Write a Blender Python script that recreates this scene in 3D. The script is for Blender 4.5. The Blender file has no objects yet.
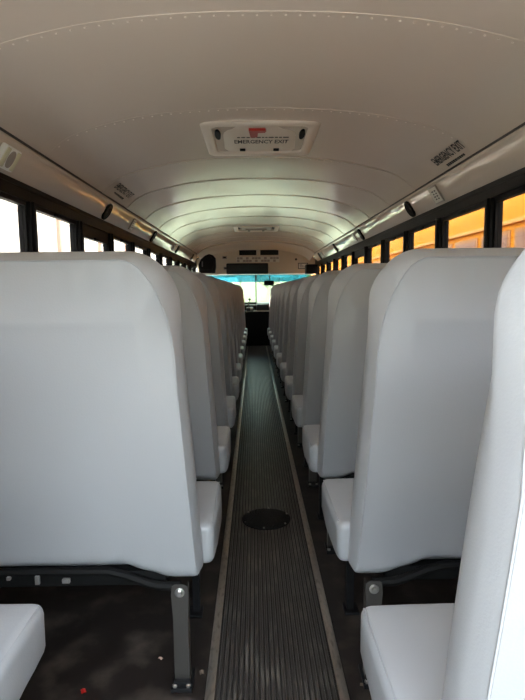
import bpy, bmesh, math, random
from mathutils import Vector, Matrix, noise
R = math.radians
random.seed(7)
SC = bpy.context.scene
COL = SC.collection

# ------------------------------------------------------------------ camera
F_PX = 526.0
cam_d = bpy.data.cameras.new('camera')
cam_d.sensor_fit = 'HORIZONTAL'
cam_d.sensor_width = 36.0
cam_d.lens = 36.0 * F_PX / 525.0
cam_d.clip_start = 0.01
cam = bpy.data.objects.new('camera', cam_d)
COL.objects.link(cam)
cam.matrix_world = (Matrix.Translation((-0.047, 0.0, 1.06))
                    @ Matrix.Rotation(R(-0.87), 4, 'Z')
                    @ Matrix.Rotation(R(90 - 6.5), 4, 'X')
                    @ Matrix.Rotation(R(-0.6), 4, 'Z'))
SC.camera = cam

# ------------------------------------------------------------------ sky and exposure
W = bpy.data.worlds.new('world')
SC.world = W
W.use_nodes = True
bg = W.node_tree.nodes['Background']
bg.inputs[0].default_value = (0.86, 0.97, 1.10, 1)
bg.inputs[1].default_value = 12.0
sun_d = bpy.data.lights.new('sun', 'SUN')
sun_d.energy = 14.0
sun_d.angle = R(0.6)
sun_d.color = (1.0, 0.95, 0.87)
sun = bpy.data.objects.new('sun', sun_d)
COL.objects.link(sun)
sun.rotation_euler = Vector((-.48, -.32, -.81)).to_track_quat('-Z', 'Y').to_euler()
SC.view_settings.view_transform = 'Standard'
SC.view_settings.look = 'None'
SC.view_settings.gamma = 1.0
SC.view_settings.use_curve_mapping = False
SC.view_settings.exposure = 0.37
SC.cycles.use_denoising = True
SC.cycles.max_bounces = 10
SC.cycles.diffuse_bounces = 6
SC.cycles.transparent_max_bounces = 16
SC.cycles.sample_clamp_indirect = 6.0

# ------------------------------------------------------------------ materials
def _mat(name):
    m = bpy.data.materials.new(name)
    m.use_nodes = True
    nt = m.node_tree
    return m, nt, nt.nodes['Principled BSDF']

def mat(name, col, rough=0.5, metal=0.0, spec=0.5, var=0.0, vscale=3.0, vcol=None,
        bump=0.0, bscale=40.0, rvar=0.0, stretch=(1, 1, 1), coat=0.0, world=False):
    m, nt, p = _mat(name)
    p.inputs['Base Color'].default_value = (*col, 1)
    p.inputs['Roughness'].default_value = rough
    p.inputs['Metallic'].default_value = metal
    p.inputs['Specular IOR Level'].default_value = spec
    p.inputs['Coat Weight'].default_value = coat
    tc = nt.nodes.new('ShaderNodeTexCoord')
    mp = nt.nodes.new('ShaderNodeMapping')
    mp.inputs['Scale'].default_value = stretch
    if world:
        geo = nt.nodes.new('ShaderNodeNewGeometry')
        nt.links.new(geo.outputs['Position'], mp.inputs['Vector'])
    else:
        nt.links.new(tc.outputs['Object'], mp.inputs['Vector'])
    if var > 0 or rvar > 0:
        n = nt.nodes.new('ShaderNodeTexNoise')
        n.inputs['Scale'].default_value = vscale
        n.inputs['Detail'].default_value = 5
        nt.links.new(mp.outputs[0], n.inputs['Vector'])
        if var > 0:
            r = nt.nodes.new('ShaderNodeMapRange')
            r.inputs['From Min'].default_value = 0.5
            r.inputs['From Max'].default_value = 0.78
            nt.links.new(n.outputs['Fac'], r.inputs['Value'])
            r.inputs['To Max'].default_value = var
            mx = nt.nodes.new('ShaderNodeMix')
            mx.data_type = 'RGBA'
            mx.inputs[6].default_value = (*col, 1)
            mx.inputs[7].default_value = (*(vcol or col), 1)
            nt.links.new(r.outputs[0], mx.inputs[0])
            nt.links.new(mx.outputs[2], p.inputs['Base Color'])
        if rvar > 0:
            r2 = nt.nodes.new('ShaderNodeMapRange')
            r2.inputs['From Min'].default_value = 0.3
            r2.inputs['From Max'].default_value = 0.7
            r2.inputs['To Min'].default_value = max(0.02, rough - rvar)
            r2.inputs['To Max'].default_value = min(1.0, rough + rvar)
            nt.links.new(n.outputs['Fac'], r2.inputs['Value'])
            nt.links.new(r2.outputs[0], p.inputs['Roughness'])
    if bump > 0:
        n2 = nt.nodes.new('ShaderNodeTexNoise')
        n2.inputs['Scale'].default_value = bscale
        n2.inputs['Detail'].default_value = 3
        nt.links.new(mp.outputs[0], n2.inputs['Vector'])
        b = nt.nodes.new('ShaderNodeBump')
        b.inputs['Strength'].default_value = bump
        b.inputs['Distance'].default_value = 0.01
        nt.links.new(n2.outputs['Fac'], b.inputs['Height'])
        nt.links.new(b.outputs[0], p.inputs['Normal'])
    return m

def glass_mat(name, tint, refl=0.06, rough=0.0):
    m = bpy.data.materials.new(name)
    m.use_nodes = True
    nt = m.node_tree
    nt.nodes.clear()
    o = nt.nodes.new('ShaderNodeOutputMaterial')
    t = nt.nodes.new('ShaderNodeBsdfTransparent')
    t.inputs[0].default_value = (*tint, 1)
    g = nt.nodes.new('ShaderNodeBsdfGlossy')
    g.inputs['Roughness'].default_value = rough
    g.inputs['Color'].default_value = (1, 1, 1, 1)
    mx = nt.nodes.new('ShaderNodeMixShader')
    mx.inputs[0].default_value = refl
    nt.links.new(t.outputs[0], mx.inputs[1])
    nt.links.new(g.outputs[0], mx.inputs[2])
    nt.links.new(mx.outputs[0], o.inputs[0])
    return m

M = {}
M['vinyl'] = mat('grey_vinyl', (0.345, 0.355, 0.37), 0.35, spec=0.45, bump=0.05, bscale=260, rvar=0.05)
M['piping'] = mat('grey_piping', (0.34, 0.35, 0.365), 0.5)
M['black_paint'] = mat('black_painted_steel', (0.010, 0.010, 0.011), 0.40, spec=0.16)
M['leg_steel'] = mat('worn_black_steel', (0.13, 0.12, 0.11), 0.30, metal=0.85, rvar=0.03)
M['bolt'] = mat('zinc_bolt', (0.55, 0.54, 0.52), 0.28, metal=1.0)
M['clip'] = mat('pale_clip', (0.16, 0.155, 0.15), 0.5)
M['floor'] = mat('black_rubber_floor', (0.018, 0.014, 0.0125), 0.40, spec=0.3, var=0.9, vscale=9, vcol=(0.085, 0.068, 0.055), rvar=0.03)
M['rib'] = mat('ribbed_rubber', (0.042, 0.037, 0.033), 0.32, spec=0.5, var=0.8, vscale=7, vcol=(0.22, 0.195, 0.165), rvar=0.03, stretch=(3, 1, 1), world=True)
M['runner'] = mat('runner_rubber', (0.016, 0.014, 0.012), 0.6, var=0.3, vscale=6, vcol=(0.04, 0.034, 0.03))
M['alu'] = mat('scuffed_aluminium', (0.58, 0.53, 0.47), 0.28, metal=0.9, var=0.9, vscale=28, vcol=(0.28, 0.25, 0.21), rvar=0.0, stretch=(4, 1, 1), world=True)
M['ceil'] = mat('cream_painted_ceiling', (0.72, 0.61, 0.515), 0.19, spec=0.8)
M['cove'] = mat('cream_cove_panel', (0.72, 0.62, 0.53), 0.15, spec=0.6)
M['seam'] = mat('dark_joint', (0.05, 0.04, 0.035), 0.6)
M['rivet'] = mat('painted_rivet', (0.78, 0.68, 0.59), 0.4)
M['bulk'] = mat('cream_bulkhead', (0.64, 0.55, 0.43), 0.45, bump=0.05, bscale=6)
M['black_frame'] = mat('black_window_frame', (0.010, 0.009, 0.009), 0.5, spec=0.15)
M['wall'] = mat('tan_wall_panel', (0.35, 0.30, 0.26), 0.4, bump=0.08, bscale=5)
M['shell'] = mat('yellow_outer_skin', (0.75, 0.36, 0.04), 0.35)
M['stud'] = mat('glossy_studs', (0.012, 0.012, 0.012), 0.08)
M['black'] = mat('matt_black', (0.008, 0.008, 0.008), 0.6, spec=0.12)
M['grille'] = mat('black_grille', (0.010, 0.009, 0.008), 0.7, bump=0.4, bscale=300)
M['text'] = mat('black_print', (0.012, 0.009, 0.008), 0.6)
M['red'] = mat('red_handle', (0.42, 0.015, 0.012), 0.35)
M['hatch'] = mat('hatch_plastic', (0.78, 0.69, 0.60), 0.45)
M['white'] = mat('white_plastic', (0.86, 0.85, 0.80), 0.4)
M['lens'] = mat('lamp_lens', (0.80, 0.78, 0.58), 0.2)
M['sticker'] = mat('pale_sticker', (0.72, 0.69, 0.62), 0.5)
M['slate'] = mat('slate_dash', (0.05, 0.055, 0.06), 0.4)
M['chrome'] = mat('steel_pole', (0.6, 0.6, 0.58), 0.25, metal=1.0)
M['mirror'] = mat('mirror_glass', (0.035, 0.038, 0.042), 0.25, metal=0.5)
M['pane'] = glass_mat('window_glass', (0.48, 0.47, 0.45), 0.05)
M['clear'] = glass_mat('rear_glass', (0.90, 0.91, 0.90), 0.05)
M['windshield'] = glass_mat('green_tinted_glass', (0.62, 0.67, 0.57), 0.06)
M['band'] = glass_mat('teal_shade_band', (0.13, 0.34, 0.41), 0.06)
M['yard'] = mat('pale_gravel', (0.52, 0.50, 0.46), 0.9, var=0.6, vscale=0.6, vcol=(0.44, 0.44, 0.37), bump=0.2, bscale=8)
M['bus_yellow'] = mat('bus_yellow_paint', (0.80, 0.30, 0.012), 0.6, spec=0.08)
M['bus_rail'] = mat('pale_gutter_rail', (0.82, 0.44, 0.13), 0.6, spec=0.1)
M['bus_pane'] = mat('tinted_bus_window', (0.40, 0.22, 0.15), 0.4, spec=0.15)
M['bus_frame'] = mat('bus_window_frame', (0.58, 0.29, 0.13), 0.6, spec=0.1)
M['panel'] = mat('cream_cladding', (0.86, 0.80, 0.70), 0.7, var=0.3, vscale=2, vcol=(0.80, 0.72, 0.62))
M['pilaster'] = mat('pink_brick_pilaster', (0.62, 0.42, 0.33), 0.8, var=0.4, vscale=8, vcol=(0.55, 0.36, 0.28))
M['leaf'] = mat('pale_green_foliage', (0.50, 0.54, 0.42), 0.8, var=0.8, vscale=3, vcol=(0.60, 0.63, 0.50), bump=1.0, bscale=14)
M['evergreen'] = mat('sky_block_foliage', (0.035, 0.05, 0.028), 0.9, var=0.6, vscale=4, vcol=(0.06, 0.075, 0.04), bump=1.0, bscale=14)  # dark leaves of the unseen hedge added to cut low sky light
M['bark'] = mat('bark', (0.16, 0.12, 0.09), 0.9, bump=0.5, bscale=20)

# ------------------------------------------------------------------ mesh helpers
class MB:
    def __init__(s):
        s.v, s.f = [], []

    def add(s, vs, fs):
        o = len(s.v)
        s.v += [tuple(v) for v in vs]
        s.f += [tuple(i + o for i in f) for f in fs]
        return s

    def box(s, x0, x1, y0, y1, z0, z1, ch=0.0, mtx=None):
        if ch <= 0:
            vs = [(x, y, z) for z in (z0, z1) for y in (y0, y1) for x in (x0, x1)]
            fs = [(0, 2, 3, 1), (4, 5, 7, 6), (0, 1, 5, 4), (2, 6, 7, 3), (0, 4, 6, 2), (1, 3, 7, 5)]
        else:
            bm = bmesh.new()
            bmesh.ops.create_cube(bm, size=1.0)
            for v in bm.verts:
                v.co = Vector(((x0 + x1) / 2 + v.co.x * (x1 - x0), (y0 + y1) / 2 + v.co.y * (y1 - y0), (z0 + z1) / 2 + v.co.z * (z1 - z0)))
            bmesh.ops.bevel(bm, geom=bm.edges[:], offset=ch, segments=2, profile=0.6, affect='EDGES')
            bm.verts.index_update()
            vs = [v.co.copy() for v in bm.verts]
            fs = [[v.index for v in f.verts] for f in bm.faces]
            bm.free()
        if mtx:
            vs = [mtx @ Vector(v) for v in vs]
        return s.add(vs, fs)

    def tube(s, path, r, n=8, cap=True):
        pts = [Vector(p) for p in path]
        rings, up = [], None
        for i, p in enumerate(pts):
            t = (pts[min(i + 1, len(pts) - 1)] - pts[max(i - 1, 0)]).normalized()
            if up is None:
                up = Vector((0, 0, 1)) if abs(t.z) < 0.9 else Vector((1, 0, 0))
            a = t.cross(up).normalized()
            b = a.cross(t).normalized()
            up = b
            rr = r[i] if isinstance(r, (list, tuple)) else r
            rings.append([p + a * (rr * math.cos(2 * math.pi * k / n)) + b * (rr * math.sin(2 * math.pi * k / n)) for k in range(n)])
        vs = [v for ring in rings for v in ring]
        fs = []
        for i in range(len(rings) - 1):
            for k in range(n):
                fs.append((i * n + k, i * n + (k + 1) % n, (i + 1) * n + (k + 1) % n, (i + 1) * n + k))
        if cap:
            fs.append(tuple(range(n))[::-1])
            fs.append(tuple((len(rings) - 1) * n + k for k in range(n)))
        return s.add(vs, fs)

    def lathe(s, prof, n=24, mtx=None, cap=True):
        # prof: list of (radius, height), around local z
        vs, fs = [], []
        for (r, h) in prof:
            for k in range(n):
                a = 2 * math.pi * k / n
                vs.append(Vector((r * math.cos(a), r * math.sin(a), h)))
        for i in range(len(prof) - 1):
            for k in range(n):
                fs.append((i * n + k, i * n + (k + 1) % n, (i + 1) * n + (k + 1) % n, (i + 1) * n + k))
        if cap:
            fs.append(tuple(range(n))[::-1])
            fs.append(tuple((len(prof) - 1) * n + k for k in range(n)))
        if mtx:
            vs = [mtx @ v for v in vs]
        return s.add(vs, fs)

    def grid(s, rows, closed=False):
        nr, nc = len(rows), len(rows[0])
        vs = [p for r in rows for p in r]
        fs = []
        for i in range(nr - 1):
            for j in range(nc - 1 + (1 if closed else 0)):
                fs.append((i * nc + j, i * nc + (j + 1) % nc, (i + 1) * nc + (j + 1) % nc, (i + 1) * nc + j))
        return s.add(vs, fs)

    def prism(s, outline, axis_vec):
        # outline: list of 3-D points (planar), extruded by axis_vec
        n = len(outline)
        a = Vector(axis_vec)
        vs = [Vector(p) for p in outline] + [Vector(p) + a for p in outline]
        fs = [tuple(range(n))[::-1], tuple(range(n, 2 * n))]
        for k in range(n):
            fs.append((k, (k + 1) % n, n + (k + 1) % n, n + k))
        return s.add(vs, fs)

    def mesh(s, name, m, ang=35, recalc=True):
        me = bpy.data.meshes.new(name)
        me.from_pydata(s.v, [], s.f)
        if recalc:
            bm = bmesh.new()
            bm.from_mesh(me)
            bmesh.ops.recalc_face_normals(bm, faces=bm.faces[:])
            bm.to_mesh(me)
            bm.free()
        me.polygons.foreach_set('use_smooth', [True] * len(me.polygons))
        me.set_sharp_from_angle(angle=R(ang))
        me.materials.append(M[m])
        me.update()
        return me

def obj(name, data, parent=None, loc=None):
    o = bpy.data.objects.new(name, data)
    COL.objects.link(o)
    if parent:
        o.parent = parent
    if loc:
        o.location = loc
    return o

def part(name, mb, m, parent, ang=35):
    return obj(name, mb.mesh(name, m, ang), parent)

def tag(o, label=None, cat=None, group=None, kind=None):
    if label: o['label'] = label
    if cat: o['category'] = cat
    if group: o['group'] = group
    if kind: o['kind'] = kind
    return o

def thing(name, label, cat, loc=(0, 0, 0), group=None, kind=None):
    o = obj(name, None, None, loc)
    o.empty_display_size = 0.1
    return tag(o, label, cat, group, kind)

def struct(name, mb, m, label, ang=35):
    o = obj(name, mb.mesh(name, m, ang))
    return tag(o, label, None, None, 'structure')

def text_part(name, body, parent, origin, right, up, width, height, m='text', extrude=0.0006, bold=0.0):
    cu = bpy.data.curves.new(name, 'FONT')
    cu.body = body
    cu.extrude = 0.0
    cu.offset = bold
    cu.resolution_u = 2
    tmp = bpy.data.objects.new(name, cu)
    COL.objects.link(tmp)
    dg = bpy.context.evaluated_depsgraph_get()
    me = bpy.data.meshes.new_from_object(tmp.evaluated_get(dg))
    bpy.data.objects.remove(tmp)
    bpy.data.curves.remove(cu)
    xs = [v.co.x for v in me.vertices]
    ys = [v.co.y for v in me.vertices]
    sx, sy = width / (max(xs) - min(xs)), height / (max(ys) - min(ys))
    rgt, upv = Vector(right).normalized(), Vector(up).normalized()
    o0 = Vector(origin)
    cx, cy = (max(xs) + min(xs)) / 2, (max(ys) + min(ys)) / 2
    for v in me.vertices:
        v.co = o0 + rgt * ((v.co.x - cx) * sx) + upv * ((v.co.y - cy) * sy)
    me.materials.clear()
    me.materials.append(M[m])
    return obj(name, me, parent)

# ------------------------------------------------------------------ bus shell dimensions
HALF = 1.18
Y0, Y1 = -0.32, 10.60
CZ = 1.06                                   # reference height of the roof table
ROOF = [(0, .92), (.2, .917), (.4, .905), (.6, .882), (.75, .852), (.88, .820), (.97, .785), (1.04, .740), (1.10, .683)]
def roof_z(x):
    x = abs(x)
    for i in range(len(ROOF) - 1):
        x0, z0 = ROOF[i]
        x1, z1 = ROOF[i + 1]
        if x <= x1 + 1e-9:
            m0 = (z1 - (ROOF[i - 1][1] if i > 0 else z1)) / (x1 - (ROOF[i - 1][0] if i > 0 else -x1))
            m1 = ((ROOF[i + 2][1] if i + 2 < len(ROOF) else 2 * z1 - z0) - z0) / ((ROOF[i + 2][0] if i + 2 < len(ROOF) else 2 * x1 - x0) - x0)
            h = x1 - x0
            t = (x - x0) / h
            return CZ + (2*t**3 - 3*t**2 + 1) * z0 + (t**3 - 2*t**2 + t) * h * m0 + (-2*t**3 + 3*t**2) * z1 + (t**3 - t**2) * h * m1
    return CZ + ROOF[-1][1]
XS = [-1.10 + 2.20 * i / 56 for i in range(57)]

# ------------------------------------------------------------------ floor
fl = struct('floor', MB().box(-HALF, HALF, Y0, 11.6, -0.06, 0.0), 'floor', 'worn black rubber bus floor under the seats')
runner = thing('aisle_runner', 'long black ribbed rubber runner down the middle of the aisle', 'floor runner', (0, 0, 0))
part('base_sheet', MB().box(-0.16, 0.16, Y0 + .02, 9.93, 0.0, 0.002), 'runner', runner)
rib_me = MB().prism([(-0.0045, Y0 + .02, 0.002), (0.0045, Y0 + .02, 0.002), (0.0032, Y0 + .02, 0.0065), (-0.0032, Y0 + .02, 0.0065)], (0, 9.91 - Y0, 0)).mesh('rib', 'rib')
for k in range(22):
    obj('rib', rib_me, runner, (-0.1525 + k * 0.305 / 21, 0, 0))
for s, side in ((-1, 'left'), (1, 'right')):
    t = thing('edge_strip', f'scuffed aluminium strip along the {side} edge of the ribbed aisle runner', 'edge strip', (s * 0.176, 0, 0), 'aluminium strips of the aisle')
    part('strip', MB().box(-0.0125, 0.0125, Y0 + .02, 9.93, 0.0, 0.006, 0.002), 'alu', t)
    sme = MB().lathe([(0.0034, 0.0), (0.0034, 0.001), (0.002, 0.0018)], 8).mesh('screw', 'bolt')
    for k in range(34):
        obj('screw', sme, t, (0.002 * (-1) ** k, Y0 + .15 + k * 0.305, 0.006))

# round plate in the runner
pl = thing('floor_plate', 'round black studded access plate set in the ribbed aisle runner', 'access plate', (-0.002, 2.33, 0.0065))
part('disc', MB().lathe([(0.112, 0), (0.112, 0.004), (0.108, 0.0055)], 40), 'black', pl)
st = MB()
for k in range(230):
    a, r_ = k * 2.39996, 0.102 * math.sqrt((k + .5) / 230)
    st.lathe([(0.0036, 0.005), (0.0034, 0.0075), (0.0018, 0.0088)], 6, Matrix.Translation((r_ * math.cos(a), r_ * math.sin(a), 0)))
tag(part('studs', st, 'stud', pl), kind='stuff')
sme = MB().lathe([(0.004, 0.005), (0.004, 0.009), (0.002, 0.0102)], 8).mesh('screw', 'bolt')
for k in range(6):
    a = k * math.pi / 3 + .4
    obj('screw', sme, pl, (0.105 * math.cos(a), 0.105 * math.sin(a), 0))

# ------------------------------------------------------------------ ceiling
SEAMS = [Y0, 0.15, 0.95, 1.87, 2.80, 3.79, 4.50, 5.25, 5.99, 6.75, 7.55, 8.40, 9.20, 9.95]
roof = MB()
outer = [(x * 1.12, roof_z(x) + 0.07 - 0.03 * (abs(x) / 1.1) ** 4) for x in XS]
roof.grid([[(x, y, z) for (x, z) in outer] for y in (Y0 - .1, Y1 + .9)])
roof.grid([[(x, y, z - 0.03) for (x, z) in outer] for y in (Y0 - .1, Y1 + .9)])
ceil = struct('ceiling', roof, 'shell', 'cream painted sheet metal ceiling of the bus, curved down at both sides')
for i in range(len(SEAMS) - 1):
    a, b = SEAMS[i], SEAMS[i + 1]
    LIP = 0.0022 if i < 5 else 0.0045
    rows = []
    ys = [a - 0.012, a - 0.0119, a] + [a + (b - a) * k / 6 for k in range(1, 6)] + [b]
    for j, y in enumerate(ys):
        dz = 0.0 if j == 0 else (-LIP if j < 3 else -LIP * (1 - (y - a) / (b - a)))
        rows.append([(x, y, roof_z(x) + dz + 0.0026 * noise.noise(Vector((x * 2.3, y * 2.3, i)))) for x in XS])
    part('ceiling_panel', MB().grid(rows), 'ceil', ceil, 20)
    if i > 0:
        rv = MB()
        L, px, pz = 0.0, -1.08, roof_z(-1.08)
        n = 44 if i < 7 else 26
        for k in range(n):
            x = -1.06 + 2.12 * (k + .5) / n
            z = roof_z(x)
            sl = (roof_z(x + .01) - roof_z(x - .01)) / .02
            mt = Matrix.Translation((x, a - 0.006 + 0.018, z - 0.0015)) @ Matrix.Rotation(math.pi - math.atan(sl), 4, 'Y')
            rv.lathe([(0.0055, -0.001), (0.0048, 0.0018), (0.0026, 0.003)], 6, mt)
        tag(part('rivets', rv, 'rivet', ceil), kind='stuff')
# front arch ring of the ceiling
rows = []
for (y, dz, q) in ((9.95, -0.002, 1.0), (9.96, -0.03, 1.0), (10.05, -0.035, 1.0), (10.25, -0.045, .995), (10.45, -0.075, .985), (10.6, -0.12, .97)):
    rows.append([(x * q, y, roof_z(x) + dz) for x in XS])
part('front_arch', MB().grid(rows), 'bulk', ceil)

# ------------------------------------------------------------------ cove trims
COVE = [(1.100, .686), (1.100, .673), (1.093, .670), (1.093, .660)]
for k in range(9):
    t = k / 8
    COVE.append((1.103 + .069 * t - .84 * .013 * math.sin(math.pi * t), .650 - .108 * t - .54 * .013 * math.sin(math.pi * t)))
COVE += [(1.180, .536), (1.200, .536)]
def cove_pt(t, s, y, out=0.0):
    # point and inward normal on the cove face, t from 0 (top) to 1 (bottom)
    a, b = Vector((1.103, .650)), Vector((1.172, .542))
    p = a.lerp(b, t)
    n = Vector((-(b.y - a.y), b.x - a.x)).normalized()
    if n.x > 0: n = -n
    p = p + n * (out + 0.013 * math.sin(math.pi * t))
    return Vector((s * p.x, y, CZ + p.y)), Vector((s * n.x, 0, n.y))
for s, nm, side in ((-1, 'trim_1', 'left'), (1, 'trim_2', 'right')):
    mb = MB()
    ys = [Y0 + (10.1 - Y0) * k / 130 for k in range(131)]
    rows = []
    for y in ys:
        row = []
        for j, (u, z) in enumerate(COVE):
            w = 1.0 if 5 <= j <= 11 else 0.0
            d = w * (0.0030 * noise.noise(Vector((y * 3.1, j * .35, s * 9))) + 0.0022 * noise.noise(Vector((y * 8.0, j * .6, s * 5))))
            row.append((s * (u + d), y, CZ + z + d * .5))
        rows.append(row)
    mb.grid(rows)
    tr = struct(nm, mb, 'cove', f'glossy cream metal cove panel running above the {side} windows', 30)
    part('joint_line', MB().box(min(s * 1.094, s * 1.108), max(s * 1.094, s * 1.108), Y0, 10.0, CZ + .677, CZ + .687), 'seam', tr)

# ------------------------------------------------------------------ walls and windows
PITCH, POST0 = 0.756, 2.78
POSTS = [POST0 + PITCH * k for k in range(-4, 11)]
WZ0, WZ1 = 0.95, CZ + 0.458
pane_me = {}
wn = 0
for s, nm, side in ((-1, 'wall_left', 'left'), (1, 'wall_right', 'right')):
    mb = MB()
    xa, xb = (HALF, HALF + .06)
    x0, x1 = min(s * xa, s * xb), max(s * xa, s * xb)
    mb.box(x0, x1, Y0, 11.6, -0.06, WZ0 - 0.03)
    wl = struct(nm, mb, 'wall', f'tan metal side wall below and between the {side} windows')
    # header above glass
    part('header', MB().box(x0, x1, Y0, 11.6, WZ1, CZ + .66), 'black_frame', wl)
    h0, h1 = min(s * (HALF - .006), s * HALF), max(s * (HALF - .006), s * HALF)
    part('header_lip', MB().box(h0, h1, Y0, 10.1, CZ + .512, CZ + .536), 'black_frame', wl)
    part('sill', MB().box(min(s * 1.165, s * 1.24), max(s * 1.165, s * 1.24), Y0, 10.4, WZ0 - .03, WZ0), 'black_frame', wl)
    edges = [Y0] + POSTS + [11.6]
    for k, y in enumerate(POSTS):
        pm = MB()
        pm.box(min(s * (HALF - .004), s * xb), max(s * (HALF - .004), s * xb), y - .030, y + .030, WZ0, WZ1)
        pm.box(min(s * (HALF - .018), s * HALF), max(s * (HALF - .018), s * HALF), y - .012, y + .012, WZ0, WZ1)
        part('window_post', pm, 'black_frame', wl)
    for k in range(len(POSTS) - 1):
        wn += 1
        a, b = POSTS[k] + .030, POSTS[k + 1] - .030
        special = (k == 5 and s < 0) or (k == 8 and s > 0)
        w = thing(f'window_{wn}', ('black framed emergency window with a deep dark header' if special else 'black framed sliding bus window') + f' on the {side}, bay {k + 1} counted from the rear', None, (s * (HALF + .03), (a + b) / 2, WZ0), f'windows of the {side} wall', 'structure')
        hw = (b - a) / 2
        H = WZ1 - WZ0
        fr = MB()
        d0, d1 = -.016, .016
        top = 0.085 if special else 0.022
        fr.box(d0, d1, -hw, hw, H - top, H)
        fr.box(d0, d1, -hw, hw, 0, 0.022)
        fr.box(d0, d1, -hw, -hw + .018, 0.022, H - top)
        fr.box(d0, d1, hw - .018, hw, 0.022, H - top)
        part('frame', fr, 'black_frame', w)
        part('sash_rail', MB().box(d0, d1, -hw + .018, hw - .018, 0.205, 0.233), 'black_frame', w)
        la = MB().box(min(-s * .016, -s * .030), max(-s * .016, -s * .030), -.045, .045, H - top - .004, H - top + .012, .003)
        part('latch', la, 'black', w)
        part('upper_pane', MB().box(-.002, .002, -hw + .018, hw - .018, .233, H - top), 'pane', w)
        part('lower_pane', MB().box(-.002, .002, -hw + .018, hw - .018, .022, .205), 'pane', w)

# rear wall with the emergency door standing open behind the camera
rw = MB()
yb0, yb1 = Y0 - .06, Y0
DW, DZ, RW = 0.70, 1.76, 1.66
rw.box(-1.24, -DW, yb0, yb1, -.06, .80)
rw.box(DW, 1.24, yb0, yb1, -.06, .80)
rw.box(-1.24, -1.12, yb0, yb1, .80, RW)
rw.box(1.12, 1.24, yb0, yb1, .80, RW)
rw.box(-.76, -DW, yb0, yb1, .80, RW)
rw.box(DW, .76, yb0, yb1, .80, RW)
rw.box(-1.24, -DW, yb0, yb1, RW, 2.0)
rw.box(DW, 1.24, yb0, yb1, RW, 2.0)
rw.box(-DW, DW, yb0, yb1, DZ, 2.02)
wb = struct('wall_back', rw, 'wall', 'rear end wall of the bus around the open emergency doorway')
for s in (-1, 1):
    part('rear_pane', MB().box(min(s * .76, s * 1.12), max(s * .76, s * 1.12), Y0 - .034, Y0 - .028, .80, RW), 'clear', wb)

# ------------------------------------------------------------------ seats
LEAN, ZB, ZT = 0.125, 0.296, 1.157
def smooth(t):
    t = max(0.0, min(1.0, t))
    return t * t * (3 - 2 * t)
RC = 0.125
EDGE = [0, .002, .005, .009, .013, .016, .021, .028, .036, .045, .054, .063, .072, .081, .09, .10, .11, .12, .13, .14, .155, .17]
INS, ITOP, CA, CB = 0.015, 0.024, 0.115, 0.25

def back_functions(u0, u1):
    Wd = u1 - u0
    def ulim(z):
        k = (z - ZB) / (ZT - ZB)
        return u0 + 0.045 * k, u1 - 0.012 * k
    def top(de):
        return ZT - ((RC - math.sqrt(max(0, RC * RC - (RC - de) ** 2))) if de < RC else 0.0)
    def bot(de):
        r = 0.03
        c = (r - math.sqrt(max(0, r * r - (r - de) ** 2))) if de < r else 0.0
        return ZB + c + 0.043 * smooth((de - .07) / .15)
    def yr(z, de):
        tz = (z - 0.985) / (ZT - 0.985)
        tx = (1 - de / .10) * max(0.0, min(1.0, (z - .84) / .2))
        m = max(0.0, tz, tx if z > .84 else 0)
        wr = 0.004 * math.sin((de - .1) * 60 + (z - ZB) * 25) * smooth((.42 - z) / .10) * smooth((de - .08) / .06) * smooth((.34 - de) / .1)
        pk = 0.0022 * math.sin(de * 95 + 7 * math.sin(de * 23)) * smooth((z - 1.02) / .07) * smooth((ZT - ITOP + .005 - z) / .03) * smooth((de - .10) / .05) * smooth((.36 - de) / .12)
        wr += pk
        return -LEAN * (z - ZB) + 0.042 * m - 0.008 * math.sin(math.pi * min(1, (z - ZB) / .75)) + wr
    def th(z):
        return 0.092 + 0.022 * math.sin(math.pi * max(0, min(1, (z - ZB) / (ZT - ZB))))
    def dist(de, z):
        if de < RC and z > ZT - RC:
            return max(0.0, RC - math.hypot(RC - de, z - (ZT - RC)))
        return max(0.0, min(de, ZT - z, z - bot(de)))
    def border(de, z):
        # height of the border band towards the front, zero inside the piping
        d = dist(de, z)
        a = 0.0
        zk = ZT - ITOP - CB
        if z > zk and de < INS + CA:
            q = math.hypot((INS + CA - de) / CA, (z - zk) / CB)
            a = max(0.0, (q - 1) * 0.115)
        else:
            a = max(0.0, INS - de, z - (ZT - ITOP))
        lo = z - bot(de)
        f = a / (a + d) if a > 0 else 0.0
        y = 0.046 * (0.85 * f + 0.15 * f ** 4)
        if lo < 0.03:
            y = max(y, 0.03 * (1 - math.sqrt(max(0, 1 - (1 - lo / 0.03) ** 2))))
        return y
    return ulim, top, bot, yr, th, dist, border

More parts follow.
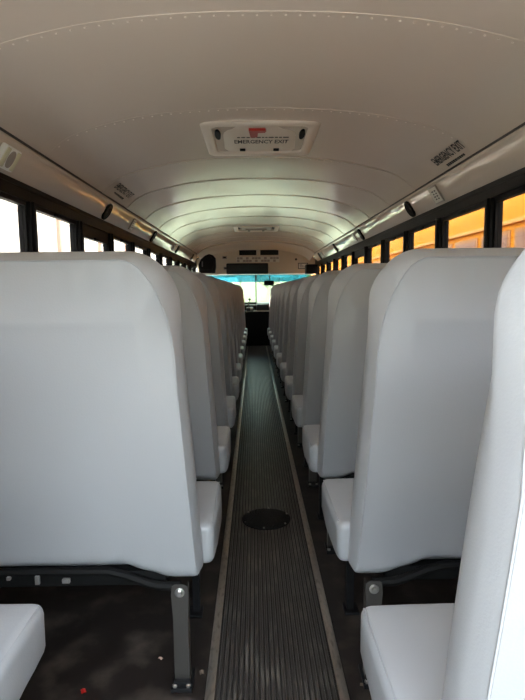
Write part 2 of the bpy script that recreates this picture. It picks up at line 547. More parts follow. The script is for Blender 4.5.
def back_mesh(u0, u1, s, xc):
    ulim, top, bot, yr, th, dist, border = back_functions(u0, u1)
    Wd = u1 - u0
    des = [(d, 0) for d in EDGE]
    n = 34
    mid = [EDGE[-1] + (Wd - 2 * EDGE[-1]) * k / (n + 1) for k in range(1, n + 1)]
    cols = [(d, d) for d in EDGE] + [(m, min(m, Wd - m)) for m in mid] + [(Wd - d, d) for d in reversed(EDGE)]
    def rowz(de):
        z0, z1 = bot(de), top(de)
        H = z1 - z0
        zs = [z0 + d for d in (0, .002, .006, .012, .02, .03, .042, .06, .085, .12)]
        zs += [z0 + .12 + (H - .12 - .28) * k / 11 for k in range(1, 11)]
        zs += [z1 - d for d in (.28, .265, .25, .235, .22, .205, .19, .18, .172, .165, .157, .145, .13, .115, .10, .087, .075, .064, .054, .045, .037, .030, .025, .022, .018, .012, .006, .002, 0)]
        return zs
    rear, front = [], []
    for (c, de) in cols:
        rr, ff = [], []
        for z in rowz(de):
            a, b = ulim(z)
            u = a + (b - a) * c / Wd
            d = dist(de, z)
            ef = 0.044
            orr = border(de, z)
            off = ef * (1 - math.sqrt(max(0, 1 - (1 - d / ef) ** 2))) if d < ef else 0
            y0 = yr(z, de) + orr
            y1 = -LEAN * (z - ZB) + th(z) - off
            y1 = max(y1, y0 + 0.004)
            rr.append((s * u - xc, y0, z))
            ff.append((s * u - xc, y1, z))
        rear.append(rr)
        front.append(ff)
    mb = MB()
    mb.grid(rear)
    mb.grid([r[::-1] for r in front])
    nc, nr = len(cols), len(rear[0])
    per = [(0, j) for j in range(nr)] + [(i, nr - 1) for i in range(1, nc)] + [(nc - 1, j) for j in range(nr - 2, -1, -1)] + [(i, 0) for i in range(nc - 2, 0, -1)]
    band = [[rear[i][j] for (i, j) in per], [front[i][j] for (i, j) in per]]
    mb.grid(band, closed=True)
    me = bpy.data.meshes.new('backrest')
    me.from_pydata(mb.v, [], mb.f)
    bm = bmesh.new()
    bm.from_mesh(me)
    bmesh.ops.remove_doubles(bm, verts=bm.verts[:], dist=1e-5)
    bmesh.ops.recalc_face_normals(bm, faces=bm.faces[:])
    bm.to_mesh(me)
    bm.free()
    me.polygons.foreach_set('use_smooth', [True] * len(me.polygons))
    me.set_sharp_from_angle(angle=R(60))
    me.materials.append(M['vinyl'])
    return me

def piping_mesh(u0, u1, s, xc):
    ulim, top, bot, yr, th, dist, border = back_functions(u0, u1)
    Wd = u1 - u0
    path = []
    ins, itop, ca, cb = INS, ITOP, CA, CB
    def P(c, z):
        de = min(c, Wd - c)
        a, b = ulim(z)
        o = border(de, z)
        return (s * (a + (b - a) * c / Wd) - xc, yr(z, de) + o - 0.0004, z)
    for k in range(14):
        path.append(P(ins, ZB + .012 + (ZT - itop - cb - ZB - .012) * k / 14))
    for k in range(13):
        a = math.pi / 2 * k / 12
        path.append(P(ins + ca * (1 - math.cos(a)), ZT - itop - cb + cb * math.sin(a)))
    for k in range(1, 12):
        path.append(P(ins + ca + (Wd - 2 * ins - 2 * ca) * k / 12, ZT - itop))
    for k in range(13):
        a = math.pi / 2 * (1 - k / 12)
        path.append(P(Wd - ins - ca * (1 - math.cos(a)), ZT - itop - cb + cb * math.sin(a)))
    for k in range(1, 15):
        path.append(P(Wd - ins, ZT - itop - cb - (ZT - itop - cb - ZB - .012) * k / 14))
    return MB().tube(path, 0.0022, 6).mesh('piping', 'piping')

CY0, CY1, CZT, CZB = 0.055, 0.415, 0.422, 0.305
def cushion_mesh(u0, u1, s, xc):
    bm = bmesh.new()
    bmesh.ops.create_cube(bm, size=1.0)
    x0, x1 = s * u0 - xc, s * u1 - xc
    if x0 > x1: x0, x1 = x1, x0
    for v in bm.verts:
        v.co = Vector(((x0 + x1) / 2 + v.co.x * (x1 - x0), (CY0 + CY1) / 2 + v.co.y * (CY1 - CY0), (CZT + CZB) / 2 + v.co.z * (CZT - CZB)))
    bmesh.ops.bevel(bm, geom=bm.edges[:], offset=0.022, segments=4, profile=0.5, affect='EDGES')
    big = [e for e in bm.edges if e.calc_length() > 0.2]
    bmesh.ops.subdivide_edges(bm, edges=big, cuts=11, use_grid_fill=True)
    for v in bm.verts:
        fx = (v.co.x - x0) / (x1 - x0)
        fy = (v.co.y - CY0) / (CY1 - CY0)
        k = max(0, math.sin(math.pi * fx)) ** .6 * max(0, math.sin(math.pi * fy)) ** .6
        if v.co.z > CZT - .03:
            v.co.z += 0.010 * k + 0.003 * noise.noise(v.co * 9)
        # the side panel bulges, the front corner pulls in a little
        if v.co.z < CZB + .01:
            v.co.z += 0.004 * noise.noise(v.co * 14)
        ed = min(v.co.x - x0, x1 - v.co.x)
        if ed < .02:
            sg = -1 if v.co.x - x0 < .02 else 1
            v.co.x += sg * 0.006 * math.sin(math.pi * fy) + 0.002 * noise.noise(v.co * 22)
    me = bpy.data.meshes.new('seat_cushion')
    bm.to_mesh(me)
    bm.free()
    me.polygons.foreach_set('use_smooth', [True] * len(me.polygons))
    me.set_sharp_from_angle(angle=R(60))
    me.materials.append(M['vinyl'])
    # top-edge piping on the aisle side
    pp = MB()
    for xx in ((x0 if s > 0 else x1) + s * .006,):
        pp.tube([(xx, CY0 + .03 + (CY1 - CY0 - .05) * k / 12, CZT - .0045 + .002 * math.sin(math.pi * k / 12)) for k in range(13)], 0.0026, 6)
    return me, pp.mesh('piping', 'piping')

def leg_mesh(u, y, s, xc, ztop, w=0.021, m='leg_steel'):
    mb = MB()
    X = s * u - xc
    # channel section: web facing the rear, two flanges going forward, shoulders at the bolt
    out = [(X - w * .82, y, .012), (X + w * .82, y, .012), (X + w * .9, y, .18), (X + w * 1.1, y, ztop - .03), (X + w, y, ztop - .006), (X + w * .6, y, ztop), (X - w * .6, y, ztop), (X - w, y, ztop - .006), (X - w * 1.1, y, ztop - .03), (X - w * .9, y, .18)]
    mb.prism(out, (0, .004, 0))
    for q in (-1, 1):
        e = X + q * w * .86
        mb.box(e - .002, e + .002, y + .002, y + .036, .012, ztop - .01)
    return mb.mesh('leg', m)

SEATS = {}
def seat_parts(kind, s, u0, u1):
    xc = s * (u0 + u1) / 2
    p = []
    me = back_mesh(u0, u1, s, xc)
    p.append(('backrest', me, None))
    p.append(('piping', piping_mesh(u0, u1, s, xc), 'backrest'))
    cm, cp = cushion_mesh(u0 - 0.026, u1 - .004, s, xc)
    p.append(('seat_cushion', cm, None))
    p.append(('piping', cp, 'seat_cushion'))
    ul = u0 + 0.060
    # rear rail of the frame: straight from the wall, then bending down to the leg
    path = [(u1 - .03, .322), (ul + .30, .322), (ul + .19, .320), (ul + .145, .308), (ul + .085, .284), (ul + .06, .277), (ul, .276)]
    rail = MB().tube([(s * u - xc, .012, z) for (u, z) in path], 0.012, 8)
    p.append(('frame_rail', rail.mesh('frame_rail', 'black'), None))
    pan = MB().box(min(s * (ul + .04), s * (u1 - .03)) - xc, max(s * (ul + .04), s * (u1 - .03)) - xc, .03, .40, .268, .310, .006)
    p.append(('seat_pan', pan.mesh('seat_pan', 'black'), None))
    p.append(('leg', leg_mesh(ul, -.012, s, xc, .292), None))
    p.append(('leg', leg_mesh(ul - .004, .30, s, xc, .30, .011, 'black_paint'), None))
    ft = MB().box(s * ul - xc - .028, s * ul - xc + .028, -.035, .05, .0, .012, .003)
    ft.box(s * ul - xc - .022, s * ul - xc + .022, -.026, -.012, .012, .026, .002)
    p.append(('foot_plate', ft.mesh('foot_plate', 'black_paint'), None))
    ft = MB().box(s * ul - xc - .024, s * ul - xc + .024, .285, .345, .0, .010, .003)
    p.append(('foot_plate', ft.mesh('foot_plate', 'black_paint'), None))
    for (bx_, by, bz) in ((s * ul - xc, -.012, .270),):
        mt = Matrix.Translation((bx_, by, bz)) @ Matrix.Rotation(R(90), 4, 'X')
        bo = MB().lathe([(.0130, -.001), (.0130, .002), (.0105, .0032), (.0100, .0033)], 20, mt).lathe([(.0080, .003), (.0080, .009), (.0066, .0105)], 6, mt)
        p.append(('bolt', bo.mesh('bolt', 'bolt'), None))
    for q in (-1, 1):
        mt = Matrix.Translation((s * ul - xc + q * .018, -.024, .012))
        p.append(('bolt', MB().lathe([(.007, 0), (.007, .006), (.004, .008)], 6, mt).mesh('bolt', 'bolt'), None))
    for (du, z, a, b) in ((.30, .302, .010, .006), (.375, .306, .006, .012), (.45, .312, .005, .005), (.485, .312, .005, .005), (.545, .306, .010, .016)):
        if ul + du < u1 - .05:
            cx = s * (ul + du) - xc
            p.append(('clip', MB().box(cx - a, cx + a, -.004, .006, z - b, z + b, .002).mesh('clip', 'clip'), None))
    cb = MB().box(min(s * (u1 - .012), s * (u1 + .008)) - xc, max(s * (u1 - .012), s * (u1 + .008)) - xc, .02, .38, .24, .31, .004)
    p.append(('wall_bracket', cb.mesh('wall_bracket', 'black_paint'), None))
    return xc, p

def place_seat(kind, y, label, name='bench_seat', group=None, cat='bench seat'):
    xc, parts = SEATS[kind]
    t = thing(name, label, cat, (xc, y, 0), group)
    made = {}
    for (nm, me, par) in parts:
        o = obj(nm, me, made[par] if par else t)
        made[nm] = o
    return t

SEATS['R'] = seat_parts('R', 1, 0.202, 1.160)
SEATS['R0'] = seat_parts('R', 1, 0.188, 1.160)
SEATS['L'] = seat_parts('L', -1, 0.192, 1.160)
SEATS['N'] = seat_parts('N', -1, 0.516, 1.160)
ROW0, ROWP = 0.598, 0.722
ORD = ['nearest', 'second', 'third', 'fourth', 'fifth', 'sixth', 'seventh', 'eighth', 'ninth', 'tenth', 'eleventh', 'twelfth']
place_seat('R0', ROW0, 'grey bench seat cut off by the right picture edge, stitched corner close up', group='bench seats right of the aisle')
place_seat('N', ROW0 + .03, 'short grey bench whose pale cushion corner alone shows at bottom left', group='bench seats left of the aisle')
for n in range(1, 12):
    y = ROW0 + ROWP * n
    lw = {1: 'large grey bench seat filling the left side, seen from behind with leg and bolt',
          11: 'farthest grey bench seat of the left row, just before the front barrier'}.get(n, f'{ORD[n - 1]} grey bench seat left of the aisle, counting the big near one as first')
    rw_ = {1: 'grey vinyl bench seat right of the aisle, its whole back and piped corner in view',
           11: 'farthest grey bench seat of the right row, just before the front barrier'}.get(n, f'{ORD[n]} grey bench seat right of the aisle, counting the cut-off one as first')
    place_seat('L', y, lw, group='bench seats left of the aisle')
    place_seat('R', y, rw_, group='bench seats right of the aisle')
# padded crash barriers in front of the first row
for kind, side in (('L', 'left'), ('R', 'right')):
    xc, parts = SEATS[kind]
    t = thing('crash_barrier', f'padded grey barrier panel at the front end of the {side} seat row', 'barrier', (xc, ROW0 + ROWP * 12, 0), 'front crash barriers')
    keep = [q for q in parts if q[0] in ('backrest', 'leg', 'frame_rail') or (q[0] == 'piping' and q[2] == 'backrest')]
    made = {}
    for (nm, me, par) in keep:
        made[nm] = obj(nm if nm != 'backrest' else 'padded_panel', me, made[par] if par else t)

# ------------------------------------------------------------------ roof hatches
def hatch(y0, y1, label, full=True):
    yc, W2, L2 = (y0 + y1) / 2, 0.335, (y1 - y0) / 2
    zc = roof_z(0.0)
    t = thing('roof_hatch', label, 'roof hatch', (0, yc, zc), 'roof hatches')
    def rr(w, l, r, n=6):
        pts = []
        for (sx, sy, a0) in ((1, 1, 0), (-1, 1, 90), (-1, -1, 180), (1, -1, 270)):
            for k in range(n + 1):
                a = R(a0 + 90 * k / n)
                pts.append((sx * (w - r) + r * math.cos(a), sy * (l - r) + r * math.sin(a)))
        return pts
    rings = [(W2, L2, .05, .012), (W2, L2, .05, -.012), (W2 - .010, L2 - .010, .045, -.019), (W2 - .050, L2 - .055, .05, -.020), (W2 - .060, L2 - .066, .06, -.016), (W2 - .066, L2 - .075, .06, -.002)]
    part('frame', MB().grid([[(x, y, z) for (x, y) in rr(w, l, r)] for (w, l, r, z) in rings], closed=True), 'hatch', t)
    # inner lid with a shallow arched bulge
    rows = []
    for i in range(15):
        fy = -1 + 2 * i / 14
        rows.append([((W2 - .07) * fx, (L2 - .07) * fy, -.003 - .012 * smooth((1 - abs(fx) ** 2.5) * 1.6 - .3) * smooth((fy + .8) * 1.6) * smooth((1.0 - fy) * 3)) for fx in [-1 + 2 * k / 24 for k in range(25)]])
    part('lid', MB().grid(rows), 'hatch' if full else 'wall', t)
    for sx in (-1, 1):
        q = MB()
        c = [(sx * (W2 - .088) + .017 * math.cos(a), -.13 + .085 * math.sin(a), -.020) for a in [2 * math.pi * k / 20 for k in range(20)]]
        q.prism(c, (0, 0, .012))
        part('side_slot', q, 'black', t)
    for sx in (-1, 1):
        part('latch', MB().box(sx * .108 - .018, sx * .108 + .018, .17, .20, -.026, -.013, .004), 'black', t)
    if full:
        h = MB()
        h.prism([(-.065, -.265, -.018), (.028, -.265, -.018), (.034, -.245, -.018), (.026, -.222, -.018), (-.012, -.218, -.018), (-.016, -.135, -.018), (-.055, -.128, -.018), (-.060, -.20, -.018)], (0, 0, -.014))
        h.box(-.05, -.02, -.21, -.15, -.018, -.003)
        part('handle', h, 'red', t)
        text_part('lettering', 'EMERGENCY EXIT', t, (.01, .012, -.0165), (1, 0, 0), (0, -1, 0), .330, .078, bold=.02)
        tiny = MB()
        x = -.135
        rnd = random.Random(3)
        while x < .145:
            w = rnd.uniform(.012, .034)
            tiny.box(x, x + w, -.088, -.070, -.0171, -.0165)
            x += w + .007
        part('small_print', tiny, 'text', t)
    else:
        part('handle', MB().box(-.16, .16, -.05, .05, -.03, -.012, .008), 'wall', t)
    return t
hatch(2.98, 3.69, 'square cream roof hatch with red handle and EMERGENCY EXIT lettering')
hatch(7.68, 8.36, 'smaller looking roof hatch far forward above the front rows', False)

# ------------------------------------------------------------------ lettering on the ceiling above the emergency windows
def roof_frame(x):
    sl = (roof_z(x + .01) - roof_z(x - .01)) / .02
    return Vector((1, 0, sl)).normalized()
def ceiling_text(x, y, s, length, label):
    tx = roof_frame(x)
    up = -tx if s > 0 else tx
    rgt = Vector((0, -s, 0))
    nrm = rgt.cross(up)
    p = Vector((x, y, roof_z(x))) + nrm * 0.006
    t = thing('exit_lettering', label, 'lettering', p)
    text_part('lettering', 'EMERGENCY EXIT', t, (0, 0, 0) , rgt, up, length, .058, bold=.022)
    tiny = MB()
    v = -length * .28
    rnd = random.Random(5)
    while v < length * .30:
        w = rnd.uniform(.010, .022)
        q = [rgt * v + up * -.050, rgt * (v + w) + up * -.050, rgt * (v + w) + up * -.072, rgt * v + up * -.072]
        tiny.prism(q, nrm * .0006)
        v += w + .005
    part('small_print', tiny, 'text', t)
ceiling_text(1.035, 3.00, 1, .42, 'black EMERGENCY EXIT lettering on the ceiling above the right windows')
ceiling_text(-1.015, 4.10, -1, .46, 'faint EMERGENCY EXIT lettering on the ceiling above the left windows')

# ------------------------------------------------------------------ speakers, lamps and stickers on the coves
def cove_frame(t, s, y, out):
    p, n = cove_pt(t, s, y, out)
    fwd = Vector((0, 1, 0))
    b = n.cross(fwd).normalized()
    m = Matrix(((fwd.x, b.x, n.x, p.x), (fwd.y, b.y, n.y, p.y), (fwd.z, b.z, n.z, p.z), (0, 0, 0, 1)))
    return m
def speaker(s, y, label):
    t = thing('round_speaker', label, 'speaker', group='round speakers in the coves')
    t.matrix_world = cove_frame(.5, s, y, 0.002)
    part('rim', MB().lathe([(.066, -.006), (.066, .006), (.060, .010), (.055, .007)], 28), 'black', t)
    part('grille', MB().lathe([(.056, .002), (.05, .0075), (.03, .011), (.004, .012)], 28), 'grille', t)
sp_l = {4.0: 'round black speaker nearest the camera on the left cove', 5.8: 'second round black speaker along the left cove', 7.6: 'third round black speaker along the left cove', 9.4: 'farthest round black speaker on the left cove'}
for y, l in sp_l.items():
    speaker(-1, y, l)
    speaker(1, y, l.replace('left', 'right'))
def cove_lamp(s, y, label):
    t = thing('cove_lamp', label, 'lamp', group='white lamps on the coves')
    t.matrix_world = cove_frame(.48, s, y, 0.004)
    part('housing', MB().box(-.070, .070, -.052, .052, -.01, .018, .008), 'white', t)
    for q in (-1, 1):
        part('lens', MB().box(q * .049 - .017, q * .049 + .017, -.044, .044, .016, .0215, .004), 'lens', t)
    part('oval_insert', MB().prism([(.026 * math.cos(a), .040 * math.sin(a), .017) for a in [2 * math.pi * k / 24 for k in range(24)]], (0, 0, .006)), 'wall', t)
cove_lamp(-1, 2.40, 'white rectangular lamp with a grey oval insert at the left edge of the picture')
cove_lamp(-1, 7.30, 'small white lamp far along the left cove beside a speaker')
cove_lamp(1, 9.05, 'small white lamp far along the right cove near the front')
def cove_sticker(s, y, label, w=.062, h=.05):
    t = thing('sticker', label, 'sticker', group='stickers on the coves')
    t.matrix_world = cove_frame(.45, s, y, 0.009)
    part('backing', MB().box(-w - .012, w + .012, -h - .010, h + .010, -.006, .0, .001), 'wall', t)
    part('label_sheet', MB().box(-w, w, -h, h, .0, .001), 'sticker', t)
    pr = MB()
    for k in range(4):
        for q in (-1, 1):
            x = q * .021 - .006
            z = -.030 + k * .018
            pr.box(x - .010, x + .016 - .006 * (k % 2), z, z + .009, .001, .0014)
    part('print', pr, 'text', t)
cove_sticker(1, 3.42, 'small square sticker with dark print on the right cove beside a speaker')
cove_sticker(-1, 4.80, 'small pale sticker between the first two speakers of the left cove', .045, .045)
cove_sticker(1, 6.15, 'small sticker between the second and third speakers of the right cove', .045, .045)

# ------------------------------------------------------------------ front of the bus
BY = 10.60
mb = MB()
pts = [(-1.18, BY, 1.385), (1.18, BY, 1.385), (1.18, BY, CZ + .60)] + [(x, BY, roof_z(x) - .02) for x in reversed(XS)] + [(-1.18, BY, CZ + .60)]
mb.prism(pts, (0, .05, 0))
mb.box(-1.18, 1.18, BY, 11.45, 1.385, 1.40)
wf = struct('wall_front', mb, 'bulk', 'cream bulkhead panel above the windshield')
mb = MB()
mb.box(-1.24, 1.24, 11.42, 11.55, -.06, .80)
mb.box(-1.24, 1.24, 11.42, 11.55, 1.385, 2.0)
part('cowl', mb, 'black', wf)
part('centre_pillar', MB().box(-.012, .012, 11.40, 11.45, .80, 1.385), 'seam', wf)
wv = tag(obj('window_' + str(wn + 1), None), 'split green tinted windshield with teal shade band', None, None, 'structure')
for s in (-1, 1):
    a, b = min(s * .012, s * 1.2), max(s * .012, s * 1.2)
    part('pane', MB().box(a, b, 11.43, 11.436, .80, 1.235), 'windshield', wv)
    part('shade_band', MB().box(a, b, 11.43, 11.436, 1.235, 1.385), 'band', wv)
# vents in the bulkhead
def vent(x0, x1, label):
    t = thing('bulkhead_vent', label, 'vent', ((x0 + x1) / 2, BY, 1.80), 'black vents of the bulkhead')
    w = (x1 - x0) / 2
    part('frame', MB().box(-w, w, -.012, 0, -.05, .05, .004), 'black', t)
    for k in range(4):
        part('slat', MB().box(-w + .012, w - .012, -.018, -.012, -.038 + k * .02, -.028 + k * .02), 'black_paint', t)
vent(-.33, .01, 'left one of two black slotted vents on the cream bulkhead')
vent(.09, .45, 'right one of two black slotted vents on the cream bulkhead')
t = thing('dome_lamp', 'small dark oval lamp above the bulkhead vents', 'lamp', (.03, BY - .02, 1.895))
part('body', MB().lathe([(.09, 0), (.085, .02), (.05, .035)], 20, Matrix.Rotation(R(90), 4, 'X') @ Matrix.Scale(.28, 4, (0, 1, 0))), 'black', t)
t = thing('label_strip', 'row of small grey checked labels under the bulkhead vents', 'label strip', (.04, BY, 1.665))
part('backing', MB().box(-.43, .43, -.006, 0, -.055, .055), 'sticker', t)
lm = MB().box(-.026, .026, -.009, -.006, -.021, .021).mesh('label_tile', 'wall')
for i in range(14):
    for j in range(2):
        if (i + j) % 2 == 0 or i % 3 == 0:
            obj('label_tile', lm, t, (-.39 + i * .06, 0, -.026 + j * .052))
t = thing('sticker', 'small dark framed notice on the bulkhead right of the vents', 'sticker', (.94, BY, 1.53))
part('backing', MB().box(-.10, .10, -.005, 0, -.06, .06), 'seam', t)
part('label_sheet', MB().box(-.085, .085, -.007, -.005, -.045, .045), 'sticker', t)
for k in range(3):
    part('print', MB().box(-.07, -.02 + .03 * k, -.008, -.007, .018 - k * .022, .028 - k * .022), 'text', t)
t = thing('knob', 'tiny black knob on the bulkhead right of the vents', 'knob', (.80, BY, 1.66))
part('cap', MB().lathe([(.022, 0), (.022, .012), (.012, .022)], 12, Matrix.Rotation(R(90), 4, 'X')), 'black', t)
for (x, z, l) in ((-.62, 1.71, 'upper dark switch on the bulkhead beside the black cabinet'), (-.60, 1.50, 'lower dark switch on the bulkhead beside the black cabinet')):
    t = thing('switch', l, 'switch', (x, BY, z), 'bulkhead switches')
    part('plate', MB().box(-.045, .045, -.006, 0, -.03, .03, .002), 'wall', t)
    part('toggle', MB().box(-.03, .03, -.016, -.006, -.014, .014, .003), 'black', t)
# black upright case in the left front corner
t = thing('black_case', 'black bulky case hanging in the left front corner above the driver', 'case', (-.945, 10.30, 1.395))
cs = [(-.15, 0), (.15, 0), (.17, .12), (.165, .29), (.12, .34), (.05, .36), (-.03, .33), (-.11, .26), (-.15, .17)]
mb = MB().prism([(x, -.10, z) for x, z in cs], (0, .2, 0))
part('body', mb, 'black', t)
part('strap', MB().tube([(.10, -.105, .05), (.14, -.115, .18), (.13, -.112, .27), (.06, -.105, .34)], .012, 6), 'black_paint', t)
part('buckle', MB().box(-.09, -.07, -.108, -.10, .12, .22, .002), 'clip', t)
part('zip', MB().tube([(-.12, -.104, .06), (.08, -.104, .06)], .005, 6), 'black_paint', t)
t = thing('shelf', 'pale ledge under the black case in the left front corner', 'shelf', (-.97, 10.40, 1.36))
part('board', MB().box(-.19, .19, -.16, .19, 0, .03, .004), 'white', t)
part('bracket', MB().box(-.17, -.15, -.10, .19, -.10, 0), 'wall', t)
t = thing('control_box', 'dark box on the wall in the right front corner', 'box', (1.06, 10.2, 1.36))
part('body', MB().box(-.11, .11, -.14, .14, 0, .17, .012), 'black', t)
part('lid', MB().box(-.10, .10, -.13, .13, .17, .18, .003), 'slate', t)
# interior mirror
t = thing('interior_mirror', 'wide dark interior mirror hanging from the bulkhead at the front', 'mirror', (-.17, 10.42, 1.395))
part('housing', MB().box(-.41, .41, -.02, .03, -.02, .19, .022), 'black', t)
part('mirror_face', MB().box(-.38, .38, -.024, -.019, .0, .17, .004), 'mirror', t)
for sx in (-.2, .2):
    part('arm', MB().tube([(sx, .02, .14), (sx, .10, .145), (sx, .18, .145)], .010, 8), 'black', t)
t = thing('dash_camera', 'small black camera hanging below the mirror in front of the windshield', 'camera', (.29, 11.2, 1.17))
part('stem', MB().tube([(0, .15, .185), (0, .03, .16), (0, 0, .09)], .012, 8), 'black', t)
part('body', MB().box(-.12, .09, -.05, .05, -.02, .09, .03), 'black', t)
part('lens', MB().lathe([(.03, 0), (.03, .02), (.02, .03)], 16, Matrix.Translation((.07, -.01, .03)) @ Matrix.Rotation(R(90), 4, 'X')), 'black_paint', t)
part('lever', MB().tube([(.05, 0, .0), (.11, 0, -.05)], .012, 6), 'black', t)

# dashboard, engine cover, pole, wheel
t = thing('engine_cover', 'black engine cover closing the front end of the aisle', 'engine cover', (0, 10.0, 0))
part('hood', MB().box(-.30, .56, .02, .68, 0, .66, .05), 'black', t)
part('raised_top', MB().box(.0, .54, .22, .66, .65, .79, .03), 'slate', t)
part('trim_line', MB().box(-.06, .36, .005, .03, .655, .675, .004), 'alu', t)
part('lever_console', MB().box(-.20, -.06, .18, .42, .655, .73, .02), 'slate', t)
part('bezel', MB().box(-.12, -.075, .174, .182, .67, .72, .002), 'alu', t)
lv = part('gear_lever', MB().tube([(-.15, .30, .72), (-.16, .27, .83), (-.13, .25, .87)], .013, 8), 'chrome', t)
part('grip', MB().lathe([(.012, 0), (.024, .01), (.024, .03), (.01, .045)], 12, Matrix.Translation((-.13, .25, .86))), 'black', lv)
t = thing('dashboard', 'black dashboard under the windshield with the steering wheel at left', 'dashboard', (0, 10.0, 0))
part('dash_body', MB().box(-1.15, 1.15, .74, 1.40, .0, .76, .03), 'black', t)
part('dash_top', MB().box(.0, .55, .78, 1.35, .74, .80, .03), 'slate', t)
part('instrument_hood', MB().box(-.85, -.25, .75, 1.25, .76, .90, .04), 'black', t)
part('gauge_panel', MB().box(-.80, -.30, .742, .752, .70, .86, .004), 'slate', t)
ring = [(-.55 + .20 * math.cos(a), .62 + .08 * math.sin(a), .80 + .17 * math.sin(a)) for a in [2 * math.pi * k / 32 for k in range(33)]]
sw = part('steering_wheel', MB().tube(ring, .014, 8), 'black', t)
for a in (90, 210, 330):
    part('spoke', MB().tube([(-.55, .62, .80), (-.55 + .19 * math.cos(R(a)), .62 + .076 * math.sin(R(a)), .80 + .16 * math.sin(R(a)))], .012, 6), 'black', sw)
part('hub', MB().lathe([(.06, -.02), (.06, .01), (.045, .02)], 20, Matrix.Translation((-.55, .62, .80)) @ Matrix.Rotation(R(62), 4, 'X')), 'black', sw)
part('steering_column', MB().tube([(-.55, .62, .80), (-.55, .80, .70)], .03, 10), 'black', t)
t = thing('stanchion', 'thin steel pole at the right front end of the aisle', 'pole', (.255, 9.92, 0))
part('pole', MB().tube([(0, 0, .01), (0, 0, .88), (.03, 0, .95), (.12, 0, .97), (.6, 0, .97)], .013, 10), 'chrome', t)
part('flange', MB().lathe([(.035, 0), (.035, .008), (.018, .014)], 16), 'chrome', t)
t = thing('driver_seat', 'black driver seat facing the steering wheel at the front left', 'seat', (-.66, 10.02, 0))
part('pedestal', MB().box(-.16, .16, -.02, .26, 0, .30, .02), 'black', t)
part('seat', MB().box(-.24, .24, -.08, .32, .30, .42, .04), 'black', t)
part('backrest', MB().box(-.22, .22, -.12, -.02, .42, .98, .04), 'black', t)

# ------------------------------------------------------------------ litter on the floor
def scrap(name, x, y, rz, label, m, w, l):
    t = thing(name, label, 'litter', (x, y, .0))
    t.rotation_euler = (0, 0, rz)
    part('sheet', MB().grid([[(-w, -l, .001), (0, -l, .004), (w, -l, .0015)], [(-w, 0, .003), (0, 0, .0065), (w, 0, .003)], [(-w, l, .001), (0, l, .003), (w, l, .001)]]), m, t)
scrap('wrapper_scrap', -.515, 1.30, .5, 'tiny red scrap on the floor at the bottom left', 'red', .006, .009)
scrap('wrapper_scrap', -.33, 1.42, .9, 'tiny tan scrap on the black floor left of the seat leg', 'pilaster', .004, .007)
scrap('dry_leaf', -.205, 1.36, .2, 'small dry brown leaf beside the foot of the left seat leg', 'bark', .006, .009)
scrap('dry_leaf', .235, 1.30, 1.2, 'small dry brown leaf by the right seat leg', 'bark', .006, .009)

# ------------------------------------------------------------------ outside
g = struct('ground', MB().box(-60, 60, -40, 90, -1.05, -.95), 'yard', 'pale gravel yard around the bus')
g.name = 'ground'
# neighbour bus on the right
NX = 2.62
def school_bus(yo, label):
    nb = thing('school_bus', label, 'bus', (NX, yo, -.95), 'parked school buses')
    prof = [(0, .35), (0, 2.78), (.03, 2.93), (.10, 3.03), (.25, 3.11), (.6, 3.19), (1.15, 3.22), (1.7, 3.19), (2.05, 3.11), (2.2, 3.03), (2.27, 2.93), (2.3, 2.78), (2.3, .35)]
    part('body', MB().prism([(x, -2.0, z) for x, z in prof], (0, 14, 0)), 'bus_yellow', nb, 25)
    part('gutter_rail', MB().box(-.035, 0, -2.0, 12, 2.66, 2.70, .006), 'bus_rail', nb)
    for z in (1.10, 1.55):
        part('rub_rail', MB().box(-.03, 0, -2.0, 12, z, z + .09, .008), 'black', nb)
    for k in range(17):
        y = -1.7 + k * .80
        f = part('window_frame', MB().box(-.012, 0, y, y + .70, 1.86, 2.60), 'bus_frame', nb)
        part('pane', MB().box(-.018, -.012, y + .045, y + .655, 1.90, 2.56), 'bus_pane', f)
    for y in (.8, 9.6):
        wh = part('wheel', MB().lathe([(.48, -.12), (.50, -.08), (.50, .08), (.48, .12)], 28, Matrix.Translation((.14, y, .50)) @ Matrix.Rotation(R(90), 4, 'Y')), 'black', nb)
        part('rim', MB().lathe([(.26, -.125), (.26, -.135), (.10, -.15)], 20, Matrix.Translation((.14, y, .50)) @ Matrix.Rotation(R(90), 4, 'Y')), 'white', wh)
school_bus(0, 'orange yellow school bus parked close by, seen through the nearer right windows')
school_bus(14.6, 'second orange school bus parked ahead, seen through the far right windows')
# pale building on the left
BX = -6.2
bd = thing('building', 'pale cream clad building seen through the left windows', 'building', (BX, 0, -.95))
part('core', MB().box(-3, -.04, -4.4, 39.1, 0, 5.0), 'seam', bd)
pm = MB().box(-.04, 0, .006, 1.494, .004, .796, .004).mesh('cladding_panel', 'panel')
for i in range(29):
    for j in range(6):
        obj('cladding_panel', pm, bd, (0, -4.4 + i * 1.5, j * .8 + .1))
plm = MB().box(-.02, .10, -.10, .10, 0, 5.0, .01).mesh('pilaster', 'pilaster')
for k in range(9):
    obj('pilaster', plm, bd, (0, -.6 + k * 4.4, 0))
part('roof_cap', MB().box(-3.1, .15, -4.5, 39.2, 5.0, 5.15, .02), 'white', bd)
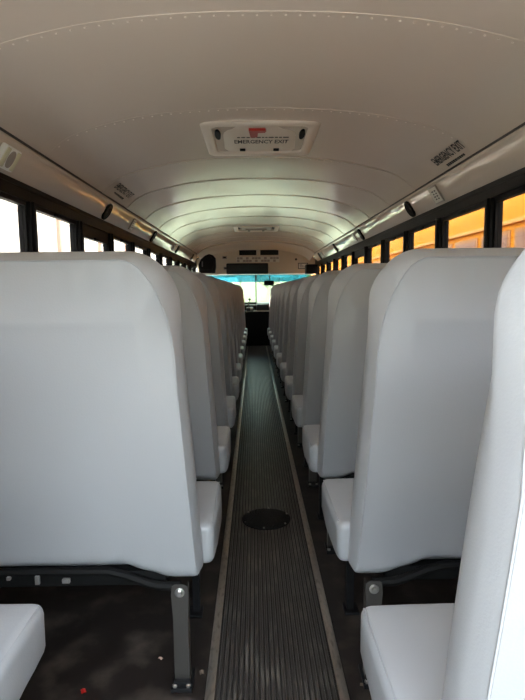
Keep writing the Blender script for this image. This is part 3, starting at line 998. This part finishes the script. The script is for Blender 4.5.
# dark evergreen hedge added out of view behind the bus to block low sky
eh = thing('sky_block_hedge', 'tall dark evergreen hedge added unseen behind the rear doorway to block low sky', 'hedge', (0, -7.5, -.95))
rows = []
for i in range(61):
    x = -15 + i * .5
    row = []
    for (dy, dz) in ((.6, 0), (.9, 1.3), (1.0, 2.6), (.8, 3.9), (.4, 4.7), (-.3, 5.1), (-1.0, 4.6), (-1.1, 0)):
        q = noise.noise(Vector((x * .9, dy * 1.3, dz * .9))) + .6 * noise.noise(Vector((x * 2.1, dy * 3, dz * 2.3)))
        row.append((x, dy + .4 * q, max(0, dz + .4 * q) if dz else 0))
    rows.append(row)
part('foliage', MB().grid(rows), 'evergreen', eh, 180)
for k in range(6):
    part('stem', MB().tube([(-12.5 + k * 5, 0, 0), (-12.5 + k * 5, 0, 2)], .08, 6), 'bark', eh)
# trees and a white canopy ahead
def tree(x, y, h, r, label, seed):
    t = thing('tree', label, 'tree', (x, y, -.95), 'trees beyond the windshield')
    part('trunk', MB().tube([(0, 0, 0), (.1, 0, h * .3), (.0, .1, h * .6)], [.22, .17, .10], 8), 'bark', t)
    rnd = random.Random(seed)
    bm = bmesh.new()
    for k in range(16):
        a, q = rnd.uniform(0, 6.28), rnd.uniform(0, 1) ** .5
        c = Vector((r * .7 * q * math.cos(a), r * .7 * q * math.sin(a), h * rnd.uniform(.28, .88)))
        rr = r * rnd.uniform(.35, .6)
        d = bmesh.ops.create_icosphere(bm, subdivisions=3, radius=rr)
        for v in d['verts']:
            n = v.co.normalized()
            v.co = v.co + n * (rr * .35 * noise.noise(v.co * 3.2 + c)) + n * (rr * .2 * noise.noise(v.co * 9 + c)) + c
    me = bpy.data.meshes.new('crown')
    bm.to_mesh(me)
    bm.free()
    me.materials.append(M['leaf'])
    obj('crown', me, t)
tree(-4.6, 46, 7, 3.2, 'pale green tree left of the windshield pillar', 1)
tree(3.4, 46, 7.5, 3.3, 'pale green tree right of the windshield pillar', 3)
hd = thing('hedge', 'tall pale green hedge closing the yard beyond the windshield', 'hedge', (0, 56, -.95))
hb = MB()
rows = []
for i in range(121):
    x = -30 + i * .5
    row = []
    for (dy, dz) in ((-.9, 0), (-1.3, 1.2), (-1.4, 2.6), (-1.3, 4), (-1.1, 5.4), (-.6, 6.4), (.2, 6.9), (1.0, 6.2), (1.2, 0)):
        q = noise.noise(Vector((x * .9, dy * 1.3, dz * .9))) + .6 * noise.noise(Vector((x * 2.1, dy * 3, dz * 2.3)))
        row.append((x, dy + .5 * q, max(0, dz + .6 * q) if dz else 0))
    rows.append(row)
hb.grid(rows)
part('foliage', hb, 'leaf', hd, 180)
for k in range(10):
    part('stem', MB().tube([(-27 + k * 6, 0, 0), (-27 + k * 6, 0, 3)], .08, 6), 'bark', hd)
cn = thing('canopy', 'long white canopy roof beyond the windshield at left', 'canopy', (-2.6, 27, -.95))
part('roof', MB().box(-1.5, 1.7, -1, 1, 2.45, 2.62, .03), 'white', cn)
for (px, py) in ((-1.4, -.9), (1.6, -.9), (-1.4, .9), (1.6, .9)):
    part('post', MB().box(px - .05, px + .05, py - .05, py + .05, 0, 2.45), 'white', cn)
